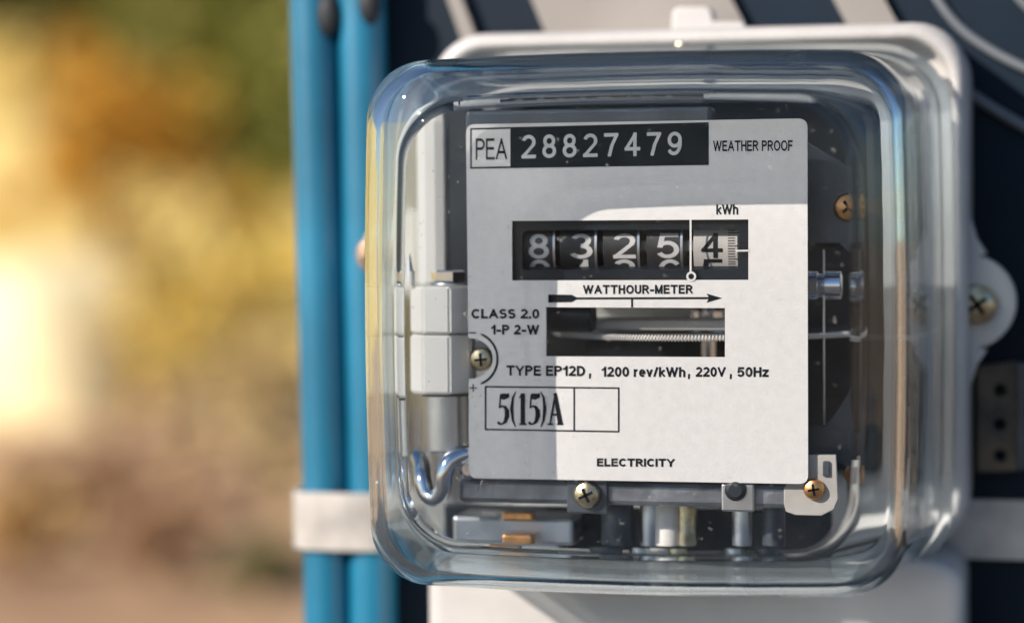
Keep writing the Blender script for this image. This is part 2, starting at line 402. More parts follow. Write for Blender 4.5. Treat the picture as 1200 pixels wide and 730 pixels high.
bandpts = [(176, 110), (174, 93), (170.6, 89.6), (150, 89.2), (-70, 89.2), (-80, 84), (-86, 76.5), (-92, 75.2), (-104, 75.2), (-111, 76.5), (-112.3, 83), (-112.3, 93), (-110.2, 110), (-110.2, 223.2), (172.2, 223.2), (172.2, 110)]
bandpts = [(172.2, 150), (172.2, 92), (170, 89.3), (150, 89.3), (-66, 89.3), (-78, 84), (-86, 76.2), (-92, 75.0), (-104, 75.0), (-110.8, 76.8), (-112.5, 83), (-112, 95), (-110, 105), (-110, 222), (-107, 223), (170, 223), (172.2, 221)]
for _ in range(3):
    bandpts = [q for i, p in enumerate(bandpts) for q in ((p[0] * .75 + bandpts[(i + 1) % len(bandpts)][0] * .25, p[1] * .75 + bandpts[(i + 1) % len(bandpts)][1] * .25), (p[0] * .25 + bandpts[(i + 1) % len(bandpts)][0] * .75, p[1] * .25 + bandpts[(i + 1) % len(bandpts)][1] * .75))]
bm = bmesh.new(); rows = []
n = len(bandpts)
for i, (x, y) in enumerate(bandpts):
    a, b = Vector(bandpts[i - 1]), Vector(bandpts[(i + 1) % n]); t = (b - a).normalized(); nr = Vector((t.y, -t.x)) * -.75
    zc = -64 + (0 if y < 100 else 0)
    rows.append([bm.verts.new((x + s * nr.x, y + s * nr.y, zc + h)) for s, h in ((-1, -8), (1, -8), (1, 8), (-1, 8))])
for i in range(n):
    a, b = rows[i], rows[(i + 1) % n]
    for k in range(4): bm.faces.new((a[k], a[(k + 1) % 4], b[(k + 1) % 4], b[k]))
band = from_bm('steel_band', bm, M['band']); tag(band, 'pale galvanised steel band strapped over the blue conduits around the post', 'band')

br = empty('perforated_bracket', (.09, .0865, -.03), 'grey steel bracket with a row of holes beside the meter base', 'bracket')
bl = pq([(1146, 430), (1192, 424), (1196, 550), (1146, 552)], YP - 4)
def circ(cx, cz, r, n=16): return [(cx + r * math.cos(2 * math.pi * k / n), cz + r * math.sin(2 * math.pi * k / n)) for k in range(n)]
hs = [at(1172, y, YP - 4) for y in (457, 497, 534)]
under(sheet('strip', [bl] + [circ(h.x, h.z, 1.9) for h in hs], YP - 4, 3.6, M['worn'], None, .2), br)
e0 = at(1192, 424, YP - 12); e1 = at(1196, 550, YP - 12)
under(box('flange', e0.x, e0.x + 2.2, YP - 14, YP - .4, e1.z, e0.z, M['castgrey'], None, .5), br)

# ------------------------------------------------------------------ the meter
meter = empty('electricity_meter', (.005, .09, -.07), 'square glass covered electricity meter with white base and printed dial plate', 'meter')
def part(o, parent=meter):
    if parent is meter: under(o, meter)
    return o
# in this section meshes are in world coordinates; parts go through part(), sub-parts parent to their part and inherit its inverse
def sub(o, p): o.parent = p; o.matrix_parent_inverse = p.matrix_parent_inverse.inverted() @ Matrix.Identity(4) if False else Matrix.Identity(4); return o

BX0, BX1, BZ0, BZ1 = -66, 75.8, -66.5, 69.6
def loft(rings, closed_ends=(True, True)):
    bm = bmesh.new(); vr = [[bm.verts.new(p) for p in r] for r in rings]; n = len(vr[0]); faces = []
    for a, b in zip(vr, vr[1:]): faces.append([bm.faces.new((a[i], a[(i + 1) % n], b[(i + 1) % n], b[i])) for i in range(n)])
    if closed_ends[0]: bm.faces.new(vr[0])
    if closed_ends[1]: bm.faces.new(vr[-1])
    return bm, faces
def ring(o, y, r=14, n=8): return [(x, y, z) for x, z in rrect(BX0 + o, BX1 - o, BZ0 + o, BZ1 - o, max(r - o * .5, 3), n)]
prof = [(1.2, 89.0), (0, 87.5), (0, 64), (.5, 61), (2, 58.8), (3.6, 58.4), (4.6, 60), (5, 64), (5.6, 66), (7, 66.6), (15.5, 66.8), (16.6, 67.6), (16.8, 86.6)]
bm, _ = loft([ring(o, y) for o, y in prof])
base = part(from_bm('base', bm, M['white'], None, True))
# mounting ears
def ear(cx, cz, sgn, er, sr, sm, so_):
    xs = BX1 - .5 if sgn > 0 else BX0 + .5; pts = []
    for k in range(17): a = math.radians(-90 + 180 * k / 16); pts.append((cx + sgn * er * math.cos(a), cz + er * math.sin(a)))
    pts = [(xs, cz - 21), (xs + sgn * 1.5, cz - 16), (xs + sgn * 3.5, cz - 13)] + pts + [(xs + sgn * 3.5, cz + 13), (xs + sgn * 1.5, cz + 16), (xs, cz + 21)]
    o = sub(sheet('mounting_ear', [pts], 69, 6.5, M['white'], None, .9), base)
    s = sub(screw('ear_screw', (cx + sgn * so_, 68.4, cz - .5), sr, (0, -1, 0), M[sm], None, turn=35), base)
    return o
ear(75.3, -2.5, 1, 11.5, 5.2, 'brass', 2.5); ear(-79, 11, -1, 8.5, 5.2, 'rust', 5.0)
# hanging lug on top
p = at(812, 30, 74)
sub(sheet('hanging_lug', [[(p.x - 5, 68.5), (p.x - 4.4, 74.6), (p.x - 3.6, 75.2), (p.x + 3.6, 75.2), (p.x + 4.4, 74.6), (p.x + 5, 71.4), (p.x + 13, 71), (p.x + 14.5, 68.5)]], 72, 6, M['white'], None, .8), base)
p = at(798, 50, 60)
sub(screw('rim_screw', (p.x, 60.2, p.z - .6), 1.5, (0, -1, .1), M['brass'], None, False), base)
# terminal cover under the base
bm, _ = loft([[(x, y, z) for x, z in rrect(-65.2 + o, 75 - o, -175 + o, -67.2 - o * .3, 8)] for o, y in ((.8, 88.5), (0, 87.5), (0, 52), (.8, 49.6), (2.5, 48.3), (5, 48))])
part(from_bm('terminal_cover', bm, M['white'], None, True))
p = at(668, 700, 44)
part(box('seal_tab', p.x - 4.5, p.x + 4, 30, 47.6, -71, -66.8, M['block'], None, 1.2))
# dark interior tray
bm, _ = loft([[(x, y, z) for x, z in rrect(-48.6, 58.4, -49, 52, 6)] for y in (86, 84.4)])
part(from_bm('inner_tray', bm, M['dark']))

# ---- glass cover: outer and inner skins of one moulded shell
CX, CZ, HX, HZ = 2.4, -4.5, 62.0, 61.0
NS, NC = 10, 12
def cring(o, y, r, bulge=1.4):
    hx, hz = HX - o, HZ - o; r = min(r, hx, hz); pts = []
    for (sx, sz, a0) in ((1, 1, 0), (-1, 1, 90), (-1, -1, 180), (1, -1, 270)):
        for k in range(NC + 1):
            a = math.radians(a0 + 90 * k / NC); pts.append((sx * (hx - r) + r * math.cos(a), sz * (hz - r) + r * math.sin(a)))
        # straight run to the next corner
        nx = {(1, 1): (-1, 1), (-1, 1): (-1, -1), (-1, -1): (1, -1), (1, -1): (1, 1)}[(sx, sz)]
        p0 = pts[-1]; a1 = math.radians(a0 + 90); p1 = (nx[0] * (hx - r) + r * math.cos(a1), nx[1] * (hz - r) + r * math.sin(a1))
        for k in range(1, NS): t = k / NS; pts.append((p0[0] + (p1[0] - p0[0]) * t, p0[1] + (p1[1] - p0[1]) * t))
    out = []
    for x, z in pts:
        bx = bulge * (1 - min(1, abs(z) / hz) ** 2) * (x / hx); bz = bulge * (1 - min(1, abs(x) / hx) ** 2) * (z / hz)
        out.append((CX + x + bx, y, CZ + z + bz))
    return out
YF = -18.0; R0 = 10.5; R1 = 7.6          # where the edge rounding starts; outer and inner edge radius
outer = [(-6.6, 58.0, 17, 's'), (-6.8, 55.6, 17, 'r'), (-6.4, 54.2, 17, 'r'), (-5.2, 53.4, 16, 'r'), (-4.2, 52, 15, 'r'), (-3.8, 47, 14.5, 'r'), (-2.4, 25, 14, 's'), (-1.0, 2, 13.6, 's'), (0, YF, 13, 's')]
for k in range(1, 11):
    a = math.radians(90 * k / 11); outer.append((R0 * (1 - math.cos(a)), YF - R0 * math.sin(a), 13, 'r'))
y0_ = outer[-1][1]
outer += [(10.2, y0_ - .15, 12.6, 'r'), (10.8, y0_ - .8, 12.4, 'r'), (11.4, y0_ - 1.3, 12.2, 'r'), (12.4, y0_ - 1.5, 12, 'r'), (14, y0_ - 1.6, 11.5, 'p'), (30, y0_ - 1.75, 8, 'p'), (45, y0_ - 1.8, 5, 'p')]
inner = [(-2.0, 58.0, 14, 's'), (-.4, 47, 13.5, 's'), (1.0, 25, 13, 's'), (2.2, 2, 12.6, 's'), (3.0, YF + .8, 12, 's')]
for k in range(1, 11):
    a = math.radians(90 * k / 11); inner.append((3.0 + R1 * (1 - math.cos(a)), YF + .8 - R1 * math.sin(a), 12, 'r'))
y1_ = inner[-1][1]
inner += [(11.2, y1_ - .15, 11.6, 'r'), (13, y1_ - .25, 11.4, 'p'), (30, y1_ - .3, 8, 'p'), (45, y1_ - .3, 5, 'p')]
bm = bmesh.new(); idx = {'r': 0, 's': 1, 'p': 2}
def skin(rings):
    vr = [[bm.verts.new(p) for p in cring(o, y, r)] for o, y, r, k in rings]; n = len(vr[0])
    for j, (a, b) in enumerate(zip(vr, vr[1:])):
        for i in range(n):
            f = bm.faces.new((a[i], a[(i + 1) % n], b[(i + 1) % n], b[i])); f.material_index = idx[rings[j + 1][3]]; f.smooth = True
    f = bm.faces.new(vr[-1]); f.material_index = 2; f.smooth = True
    return vr[0]
A = skin(outer); B = skin(inner)
n = len(A)
for i in range(n):
    f = bm.faces.new((A[i], A[(i + 1) % n], B[(i + 1) % n], B[i])); f.material_index = 1
cover = from_bm('glass_cover', bm, M['rim']); cover.data.materials.append(M['side']); cover.data.materials.append(M['pane']); part(cover)

# ---- name plate
PY = 0.0
notch = [at(x, y, PY) for x, y in ((549, 396), (549, 444))]
win = pq([(600, 259), (877, 257.3), (877, 328), (600, 328.7)], PY)
slot = pq([(640, 360), (849.5, 361), (849.5, 418.5), (640, 417.5)], PY)
c = [Vector(q) for q in pq([(546, 146), (946, 139), (947, 567), (549.5, 560)], PY)]
outl = rquad([(546, 146), (946, 139), (947, 567), (549.5, 560)], PY, 2.2)
# the half-round notch is let into the left edge (outline runs tl, tr, br, bl)
nz0, nz1 = notch[1].z, notch[0].z; nx = notch[0].x; nr_ = (nz1 - nz0) / 2
outl = outl + [(nx - .02, nz0)] + [(nx + nr_ * 1.22 * math.sin(math.pi * k / 16), (nz0 + nz1) / 2 - nr_ * math.cos(math.pi * k / 16)) for k in range(1, 16)] + [(nx - .02, nz1)]
plate = part(sheet('nameplate', [outl, win, slot], PY, .8, M['plate']))
TY = PY - .05
def T(s, x0, y0, x1, y1, m='ink', bold=.17, dy=0, Y=TY, space=.1):
    return sub(text('lettering', s, [(x0, y0), (x1, y0 + dy), (x1, y1 + dy), (x0, y1)], Y, M[m], None, bold, space=space), plate)
sub(flat('black_panel', [[(551, 150.5), (830.5, 143.5), (830.5, 193.5), (551, 198)]], TY, M['ink'], None), plate)
sub(flat('white_panel', [[(553, 152.4), (598, 151.4), (598, 195), (553, 196)]], TY - .05, M['plate'], None), plate)
T('PEA', 557.5, 162.5, 594.5, 187.5, bold=.125, Y=TY - .1, dy=-.4, space=.08)
T('28827479', 611, 158.5, 799, 186, 'inkwhite', .15, dy=-4, Y=TY - .1, space=.3)
T('WEATHER PROOF', 835.5, 165, 929, 177.5, bold=.175, dy=-.4)
T('kWh', 839, 239.5, 865, 251.5, bold=.2, space=.07)
T('WATTHOUR-METER', 683, 334, 812, 344.5, bold=.215, dy=-.3, space=.13)
T('CLASS 2.0', 552.5, 362, 632, 373.3, bold=.23)
T('1-P 2-W', 575, 380.5, 632, 392, bold=.23)
T('TYPE EP12D', 593.5, 428, 685.5, 440, bold=.215, dy=.6)
T(',', 690, 437.5, 692.5, 443.5, bold=.5)
T('1200 rev/kWh', 704.5, 429.5, 803, 441.3, bold=.215, dy=.5)
T(',', 806, 438, 808.5, 444, bold=.5)
T('220V', 815, 429.8, 850.5, 441.3, bold=.215)
T(',', 855, 438, 857.5, 444, bold=.5)
T('50Hz', 864, 430, 901, 441.5, bold=.215)
T('ELECTRICITY', 699.5, 536.8, 791, 546.3, bold=.24, dy=.4)
# arrow over the disc window
sub(flat('arrow_mark', [[(642.5, 345), (670, 345.5), (678, 349.6), (670, 354), (642.5, 354.5), (649, 349.8)], [(676, 348.5), (831, 348.1), (831, 350.5), (676, 350.9)], [(828, 344), (846, 349.3), (828, 354.6), (831, 349.3)], [(739.5, 350), (741.7, 350), (741.7, 360), (739.5, 360)]], TY, M['ink'], None), plate)
# rating box
def lines(ls, wd): return [stroke([a, b], wd) for a, b in ls]
sub(flat('rating_frame', lines([((568.5, 453), (725.5, 454.6)), ((725, 454.6), (725, 505.6)), ((725.5, 505.6), (568.5, 503)), ((569, 503), (569, 453)), ((672.8, 454), (672.8, 504.8))], 1.8), TY, M['ink'], None), plate)
def tr(pts): return [(583 + x, 497.6 - y) for x, y in pts]
def five(dx):
    return [(tr([(dx + x, y) for x, y in [(3.2, 33.2), (8, 33), (12.2, 34.4), (13.2, 37)]]), [5, 6, 4.2, .8]), (tr([(dx + 3.6, 35), (dx + 2.4, 19.5)]), 1.5),
            (tr([(dx + x, y) for x, y in [(2.4, 19.5), (5, 22), (8.6, 21), (11, 16.5), (11.2, 10), (9, 3.6), (5.6, .9), (2.5, 1.2), (.6, 3.4)]]), [1, 1.8, 3, 4.4, 4.6, 3.2, 1.7, 2.4, 2.6])]
g5 = five(0) + five(36)
g5 += [(tr([(21.5, 39), (18, 32), (16.6, 19), (18, 5), (21.5, -2.5)]), [.7, 2, 3.2, 2, .7]), (tr([(50.5, 39), (54, 32), (55.4, 19), (54, 5), (50.5, -2.5)]), [.7, 2, 3.2, 2, .7])]
g5 += [(tr([(29.6, 36.8), (29.6, .3)]), 4), (tr([(25.4, .8), (33.8, .8)]), 1.6), (tr([(25.2, 31.4), (29.6, 36.2)]), [.8, 2.2])]
g5 += [(tr([(61.6, 1), (68, 37)]), 1.7), (tr([(67.4, 37.2), (73.6, 1)]), [3, 4.6]), (tr([(63.2, 12), (71, 12)]), 1.8), (tr([(58.6, .8), (65, .8)]), 1.6), (tr([(69.6, .8), (77, .8)]), 1.6)]
sub(flat('lettering', strips([(p_, [w_ * 1.25 for w_ in w2] if isinstance(w2, list) else w2 * 1.25) for p_, w2 in g5]), TY, M['ink'], None), plate)
# notch outline, minus and plus
sub(flat('notch_outline', strips([(arc(553, 420.5, 30, 31, 70, -70, 20), [1.2] + [2.6] * 19 + [1.2]), ]), TY, M['ink'], None), plate)
sub(flat('minus_mark', lines([((549.5, 390), (558, 390))], 1.5), TY, M['ink'], None), plate)
sub(flat('plus_mark', lines([((550, 454.5), (559, 454.5)), ((554.5, 450), (554.5, 459))], 1.4), TY, M['ink'], None), plate)

# ---- counter (register)
reg = part(sheet('register', [pq([(599.2, 258.2), (877.8, 256.6), (877.8, 328.8), (599.2, 329.4)], 1.4), rquad([(612, 270), (866, 269), (866, 316), (612, 316.5)], 1.4, 1.2)], 1.4, 1.2, M['black']))
rc = at(735, 289, 4)
RAD = 10.4; DY = 3.2 + RAD; DZ = rc.z
a0, a1 = at(606, 290, 4).x, at(872, 290, 4).x
# sloped sill under the drums and black housing round them
sub(box('housing', a0 - 1, a1 + 1, DY + RAD + .5, DY + RAD + 2, DZ - 10, DZ + 10, M['dark'], None, .3), reg)
bm = bmesh.new(); zb, zt = at(735, 316.2, 2.7).z, at(735, 327.5, 1.4).z
vs = [bm.verts.new(v) for v in ((a0, 2.72, zb + .05), (a1, 2.72, zb + .05), (a1, 5.2, zb + 1.1), (a0, 5.2, zb + 1.1), (a0, 5.2, zb - 1), (a1, 5.2, zb - 1), (a0, 2.72, zb - 1), (a1, 2.72, zb - 1))]
for f in ((0, 1, 2, 3), (3, 2, 5, 4), (4, 5, 7, 6), (6, 7, 1, 0), (0, 3, 4, 6), (1, 7, 5, 2)): bm.faces.new([vs[i] for i in f])
sub(from_bm('sill', bm, M['black']), reg)
sub(flat('sill_face', [[(609, 317.5), (868, 317), (872, 326.8), (604, 327.2)]], 1.35, M['black'], None), reg)
sub(box('drum_shaft', a0 - 2, a1 + 2, DY - 1.5, DY + 1.5, DZ - 1.5, DZ + 1.5, M['steel'], None, .3), reg)
def wrapped(s, x0, x1, zt_, zb_, m, bold, dr=.06):
    """digit printed on the drum: heights are arc lengths from the drum's middle line"""
    bm = bmesh.new()
    for j, q in enumerate(glyph_quads(s, bold, .1)): bm.faces.new([bm.verts.new((x, y, j * .0006)) for x, y in q])
    ys = [v.co.y for v in bm.verts]; xs = [v.co.x for v in bm.verts]; ya, yb, xa, xb = min(ys), max(ys), min(xs), max(xs)
    for k in range(1, 12):
        bmesh.ops.bisect_plane(bm, geom=bm.verts[:] + bm.edges[:] + bm.faces[:], plane_co=(0, ya + (yb - ya) * k / 12, 0), plane_no=(0, 1, 0))
    for v in bm.verts:
        h = zb_ + (zt_ - zb_) * (v.co.y - ya) / (yb - ya); x = x0 + (x1 - x0) * (v.co.x - xa) / (xb - xa); a = h / RAD
        r_ = RAD + dr + v.co.z; v.co = Vector((x, DY - r_ * math.cos(a), DZ + r_ * math.sin(a)))
    return sub(from_bm('digit', bm, m), reg)
zpx = lambda y: (at(735, y, 3.4).z - DZ)
ztop, zbot = zpx(273.6), zpx(303); pitch = (ztop - zpx(304.2))
digs = [('8', '9', 619.5, 643.5), ('3', '4', 668, 694.5), ('2', '3', 718, 745), ('5', '6', 770, 796), ('4', '5', 821, 847)]
edges = [(610.5, 650.5), (656, 699.5), (706.5, 749.5), (757.5, 800), (812.5, 864)]
for i, ((s, s2, x0, x1), (e0_, e1_)) in enumerate(zip(digs, edges)):
    X0, X1 = at(x0, 290, 3.3).x, at(x1, 290, 3.3).x; E0, E1 = at(e0_, 290, 3.3).x, at(e1_, 290, 3.3).x
    last = i == 4
    sub(lathe('drum', [(RAD, 0), (RAD, E1 - E0)], (E0, DY, DZ), (1, 0, 0), M['drumlight' if last else 'drum'], None, 72), reg)
    if not last:
        sub(lathe('drum_rim', [(RAD + .25, 0), (RAD + .25, .55)], (E1 - .55, DY, DZ), (1, 0, 0), M['steel'], None, 72), reg)
    m = M['ink' if last else 'drumprint']
    wrapped(s, X0, X1, ztop, zbot, m, .15); wrapped(s2, X0, X1, ztop - pitch, zbot - pitch, m, .15)
    if last:
        bm = bmesh.new()
        for k in range(-28, 14):
            a = (ztop - pitch / 2 * 0 + 0) / RAD * 0 + k * (pitch / 10) / RAD; ln = 2.6 if k % 5 == 0 else 1.7
            xa_ = at(853, 290, 3.3).x; hw = .11 / RAD; q = []
            for aa, xx in ((a - hw, xa_), (a - hw, xa_ + ln), (a + hw, xa_ + ln), (a + hw, xa_)):
                q.append(bm.verts.new((xx, DY - (RAD + .05) * math.cos(aa), DZ + (RAD + .05) * math.sin(aa))))
            bm.faces.new(q)
        sub(from_bm('scale_ticks', bm, M['ink']), reg)
sub(flat('decimal_marker', lines([((809.3, 257.8), (809.3, 319))], 2.2) + strips([(arc(810, 324, 4.6, 4.6, 0, 360, 24), 2.4)]), -.12, M['plate'], None), plate)
sub(flat('marker_centre', [arc(810, 324, 2.6, 2.6, 0, 345, 16)], -.1, M['ink'], None), plate)
sub(flat('pointer_mark', lines([((862, 294), (878, 293.7))], 2.0), -.12, M['plate'], None), plate)

# ---- disc, spindle, coils behind the slot
dz = at(745, 396.5, 3).z
disc = part(lathe('rotor_disc', [(39, -.5), (39.4, -.45), (39.4, .45), (39, .5)], (11.5, 43.2, dz), (0, 0, 1), M['alu'], None, 120))
bm = bmesh.new()
for k in range(300):
    a = 2 * math.pi * k / 300; d = Vector((math.cos(a), math.sin(a), 0)); t = Vector((-d.y, d.x, 0)); c_ = Vector((11.5, 43.2, dz))
    p = [c_ + d * 39.3 + t * .2 + Vector((0, 0, .75)), c_ + d * 39.3 - t * .2 + Vector((0, 0, .75)), c_ + d * 39.3 - t * .2 - Vector((0, 0, .75)), c_ + d * 39.3 + t * .2 - Vector((0, 0, .75)), c_ + d * 39.95]
    v = [bm.verts.new(q) for q in p]
    for i in range(4): bm.faces.new((v[i], v[(i + 1) % 4], v[4]))
sub(from_bm('toothed_edge', bm, M['teeth']), disc)
sub(lathe('spindle', [(2.0, -30), (2.0, 1), (4.5, 1.2), (4.5, 5), (2.2, 6), (2.2, 30)], (11.5, 43.2, dz), (0, 0, 1), M['chrome']), disc)
p = at(657, 377, 8); part(lathe('current_coil', [(4, -9), (4.4, -8.4), (4.4, 8.4), (4, 9)], (p.x - 2, 14, p.z + 1.6), (1, 0, 0), M['castgrey']))
part(pbox('slot_highlight', (676, 374), (862, 388), 17, 30, M['block'], None, 1.2)); part(pbox('slot_bright_back', (640, 350), (860, 380), 84 - 10, 82, M['block'], None, 1))  # pale blocks added to brighten the slot, highlight put into their colour
p0 = at(640, 425, 20); part(box('brake_magnet', p0.x - 4, p0.x + 48, 24, 60, p0.z - 10, p0.z - 3, M['castgrey'], None, 1))
part(box('voltage_core', -30, 34, 46, 74, dz + 9, dz + 44, M['dark'], None, 2))
part(box('coil_bobbin', -8, 22, 40, 45.8, dz + 12, dz + 26, M['copper'], None, 2))

# ---- left terminal stack
def prism(name, px0, px1, y0, y1, m, parent=None, ch=.28, Yc=8.0, ry=7.2, bev=.5):
    c0, c1 = at(px0, (y0 + y1) / 2, Yc - ry), at(px1, (y0 + y1) / 2, Yc - ry); zt_, zb_ = at((px0 + px1) / 2, y0, Yc - ry).z, at((px0 + px1) / 2, y1, Yc - ry).z
    x0, x1 = c0.x, c1.x; wv = (x1 - x0) * ch; o = [(x0, Yc - ry + wv), (x0 + wv, Yc - ry), (x1 - wv, Yc - ry), (x1, Yc - ry + wv), (x1, Yc + ry - wv), (x1 - wv, Yc + ry), (x0 + wv, Yc + ry), (x0, Yc + ry - wv)]
    bm = bmesh.new(); a = [bm.verts.new((x, y, zb_)) for x, y in o]; b = [bm.verts.new((x, y, zt_)) for x, y in o]
    bm.faces.new(a); bm.faces.new(b)
    for i in range(8): bm.faces.new((a[i], a[(i + 1) % 8], b[(i + 1) % 8], b[i]))
    bmesh.ops.recalc_face_normals(bm, faces=bm.faces)
    bmesh.ops.bevel(bm, geom=bm.edges[:], offset=bev, segments=2, affect='EDGES')
    return part(from_bm(name, bm, m))
prism('terminal_block', 475, 547, 336, 391.3, M['block']); prism('terminal_block', 475, 547, 393, 462, M['block'])
def vcyl(name, px, py0, py1, r, Y, m, n=32):
    a, b = at(px, py0, Y - r), at(px, py1, Y - r); return part(lathe(name, [(r * .96, 0), (r, .3), (r, a.z - b.z - .3), (r * .96, a.z - b.z)], (a.x, Y, b.z), (0, 0, 1), m, None, n))
vcyl('bolt_washer', 521, 331.5, 335.5, 4.7, 8, M['steel'])
a_, b_ = at(520, 317, 4), at(520, 331, 4)
part(lathe('bolt_head', [(3.6, 0), (4.3, .4), (4.3, a_.z - b_.z - .4), (3.6, a_.z - b_.z)], (a_.x, 8, b_.z), (0, 0, 1), M['chrome'], None, 6, False))
vcyl('contact_pin', 480, 318, 335, 1.0, 4, M['block'])
part(lathe('pin_tip', [(.9, 0), (.1, 4.5)], (at(480, 318, 4).x, 4, at(480, 318, 4).z), (0, 0, 1), M['steel'], None, 12))
p = at(503, 230, 20)
part(pbox('pillar', (484, 128), (524, 345), 20, 30, M['block'], None, 3))
part(pbox('pillar_shade', (520, 120), (556, 345), 22, 34, M['dark'], None, 1))  # dark half of the pillar, its shaded side put into the colour
vcyl('lower_post', 516, 464, 530, 6.2, 8, M['steel'])
# bent wire loop at the lower left
pts = [at(x, y, Y) for x, y, Y in ((558, 531, 3), (541, 533, 1.5), (527, 541, 0), (521, 556, -.5), (519, 572, 0), (511, 583, 1), (500, 578, 2), (495, 560, 3), (494, 545, 6), (490, 535, 10))]
part(tube('wire_loop', pts, 2.1, M['chrome'], None, 16, 6))
p = at(550, 549, 2); part(lathe('wire_clamp', [(2.2, 0), (2.6, .6), (2.6, 3.2), (1.5, 4)], (p.x, 4.5, p.z), (0, -1, 0), M['chrome'], None, 20))
p = at(565, 421, 4); part(screw('adjusting_screw', (p.x, 4.6, p.z), 2.9, (0, -1, 0), M['brass'], None, True, 5))
p = at(571, 420, 6); part(box('adjuster_arm', p.x - 3, p.x + 8, 5.4, 8.5, p.z - 1.8, p.z + 4.6, M['castgrey'], None, .5))

# ---- frame bars behind and under the plate
part(pbox('lower_bar', (537, 561), (958, 597), 3, 11, M['zinc'], None, 1.2))
part(pbox('upper_bar', (545, 130), (834, 150), 1.6, 9, M['castgrey'], None, 1.0))
part(pbox('screw_pad', (664, 560), (712, 602), 1.8, 2.8, M['castgrey'], None, .4))
p = at(688.5, 579, 1.6); part(screw('frame_screw', (p.x, 1.7, p.z), 3.3, (0, -1, 0), M['brass'], None, True, 25))
part(pbox('frame_clip', (845, 566), (884, 600), .8, 2.7, M['steel'], None, .5))
p = at(862, 574, .6); part(lathe('clip_rivet', [(2.2, 0), (2.6, .5), (1.6, 1.2)], (p.x, .9, p.z), (0, -1, 0), M['dark'], None, 20))
vcyl('bearing_pin', 910, 566, 588, 1.7, 8, M['chrome'])
wb = part(sheet('corner_bracket', [pq([(925, 535), (978, 534), (981, 584), (976, 596), (962, 603), (932, 602), (922, 598), (920, 590), (920, 572), (925, 566)], 2.1)], 2.1, 1.2, M['drumlight'], None, .3))
p = at(954, 573, 1.5); part(screw('bracket_screw', (p.x, 1.95, p.z), 2.5, (0, -1, 0), M['copper'], None, True, 10))
part(pbox('bracket_tab', (964, 540), (972, 558), 1.4, 2.0, M['castgrey'], None, .2))
p = at(1000, 555, 8); part(lathe('side_rivet', [(2.2, 0), (2.4, .5), (1.2, 1.4)], (p.x, 8, p.z), (.3, -1, 0), M['copper'], None, 16))
for px, r_, m_ in ((760, 2.6, 'steel'), (780, 3.4, 'block'), (802, 2.6, 'brass'), (868, 2.4, 'steel'), (905, 2.8, 'castgrey'), (720, 4, 'castgrey')):
    vcyl('magnet_post', px, 588, 640, r_, 16, M[m_])
part(pbox('cavity_shade', (520, 590), (975, 656), 36, 38, M['dark'], None, .6)); part(pbox('lower_shelf', (530, 604), (672, 640), 16, 30, M['steel'], None, 1))  # the rear sheet is added dark, as shade for the lower cavity
part(pbox('copper_link', (588, 600), (624, 611), 9, 13, M['copper'], None, .6)); part(pbox('copper_link', (588, 626), (624, 640), 9, 13, M['copper'], None, .6))
# right side: side frame with screw, coil, lower web
part(sheet('side_frame', [pq([(940, 165), (1000, 200), (1004, 300), (992, 293), (984, 284), (940, 284)], 14)], 14, 2, M['castgrey'], None, .3))
p = at(992, 243, 12); part(screw('side_screw', (p.x, 13.6, p.z), 3.4, (.25, -1, 0), M['copper'], None, True, 40))
part(sheet('side_web', [pq([(940, 500), (968, 500), (990, 470), (1006, 440), (1006, 560), (985, 540), (940, 540)], 14)], 14, 2, M['castgrey'], None, .3))
c0 = at(940, 335, 18); part(lathe('side_coil', [(3.6, 0), (3.6, 3.4), (3.0, 3.6), (3.0, 5), (3.6, 5.2), (3.6, 9), (2.4, 9.4)], (c0.x, 22, c0.z), (1, 0, 0), M['chrome'], None, 32))
part(pbox('side_rod', (964, 292), (967, 560), 20, 21, M['steel'], None, .2))
part(pbox('rear_panel', (940, 292), (1010, 500), 60, 62, M['dark'], None, .3))

# ------------------------------------------------------------------ blurred background, left of the post
def bgat(px, dist):
    """point at ground distance dist (m) along the direction of photo column px"""
    d = ROT @ Vector(((px - 600) / FPX, 1, 0)); d.z = 0; d.normalize(); return Vector((CAM.x * MM, CAM.y * MM, GZ * MM)) + d * dist
def leafmat(name, c, c2): 
    m = mat(name, c, .55, var=.25, scale=3, col2=c2); return m
LM = dict(yellow=leafmat('yellow_leaf', (.72, .5, .07), (.88, .68, .16)), orange=leafmat('orange_leaf', (.7, .36, .03), (.85, .52, .08)),
          green=leafmat('green_leaf', (.06, .08, .015), (.14, .16, .03)), olive=leafmat('olive_leaf', (.17, .2, .03), (.34, .34, .07)),
          brown=leafmat('brown_leaf', (.36, .2, .1), (.55, .33, .18)), tan=leafmat('tan_leaf', (.5, .32, .2), (.68, .48, .32)),
          paleyellow=leafmat('pale_yellow_leaf', (.84, .64, .2), (.88, .74, .36)),
          amber=leafmat('amber_leaf', (.6, .36, .12), (.78, .54, .24)),
          straw=leafmat('straw', (.6, .46, .2), (.78, .62, .32)))
BARK = mat('bark', (.12, .08, .05), .9, var=.3, scale=8, bump=.6, bscale=20)
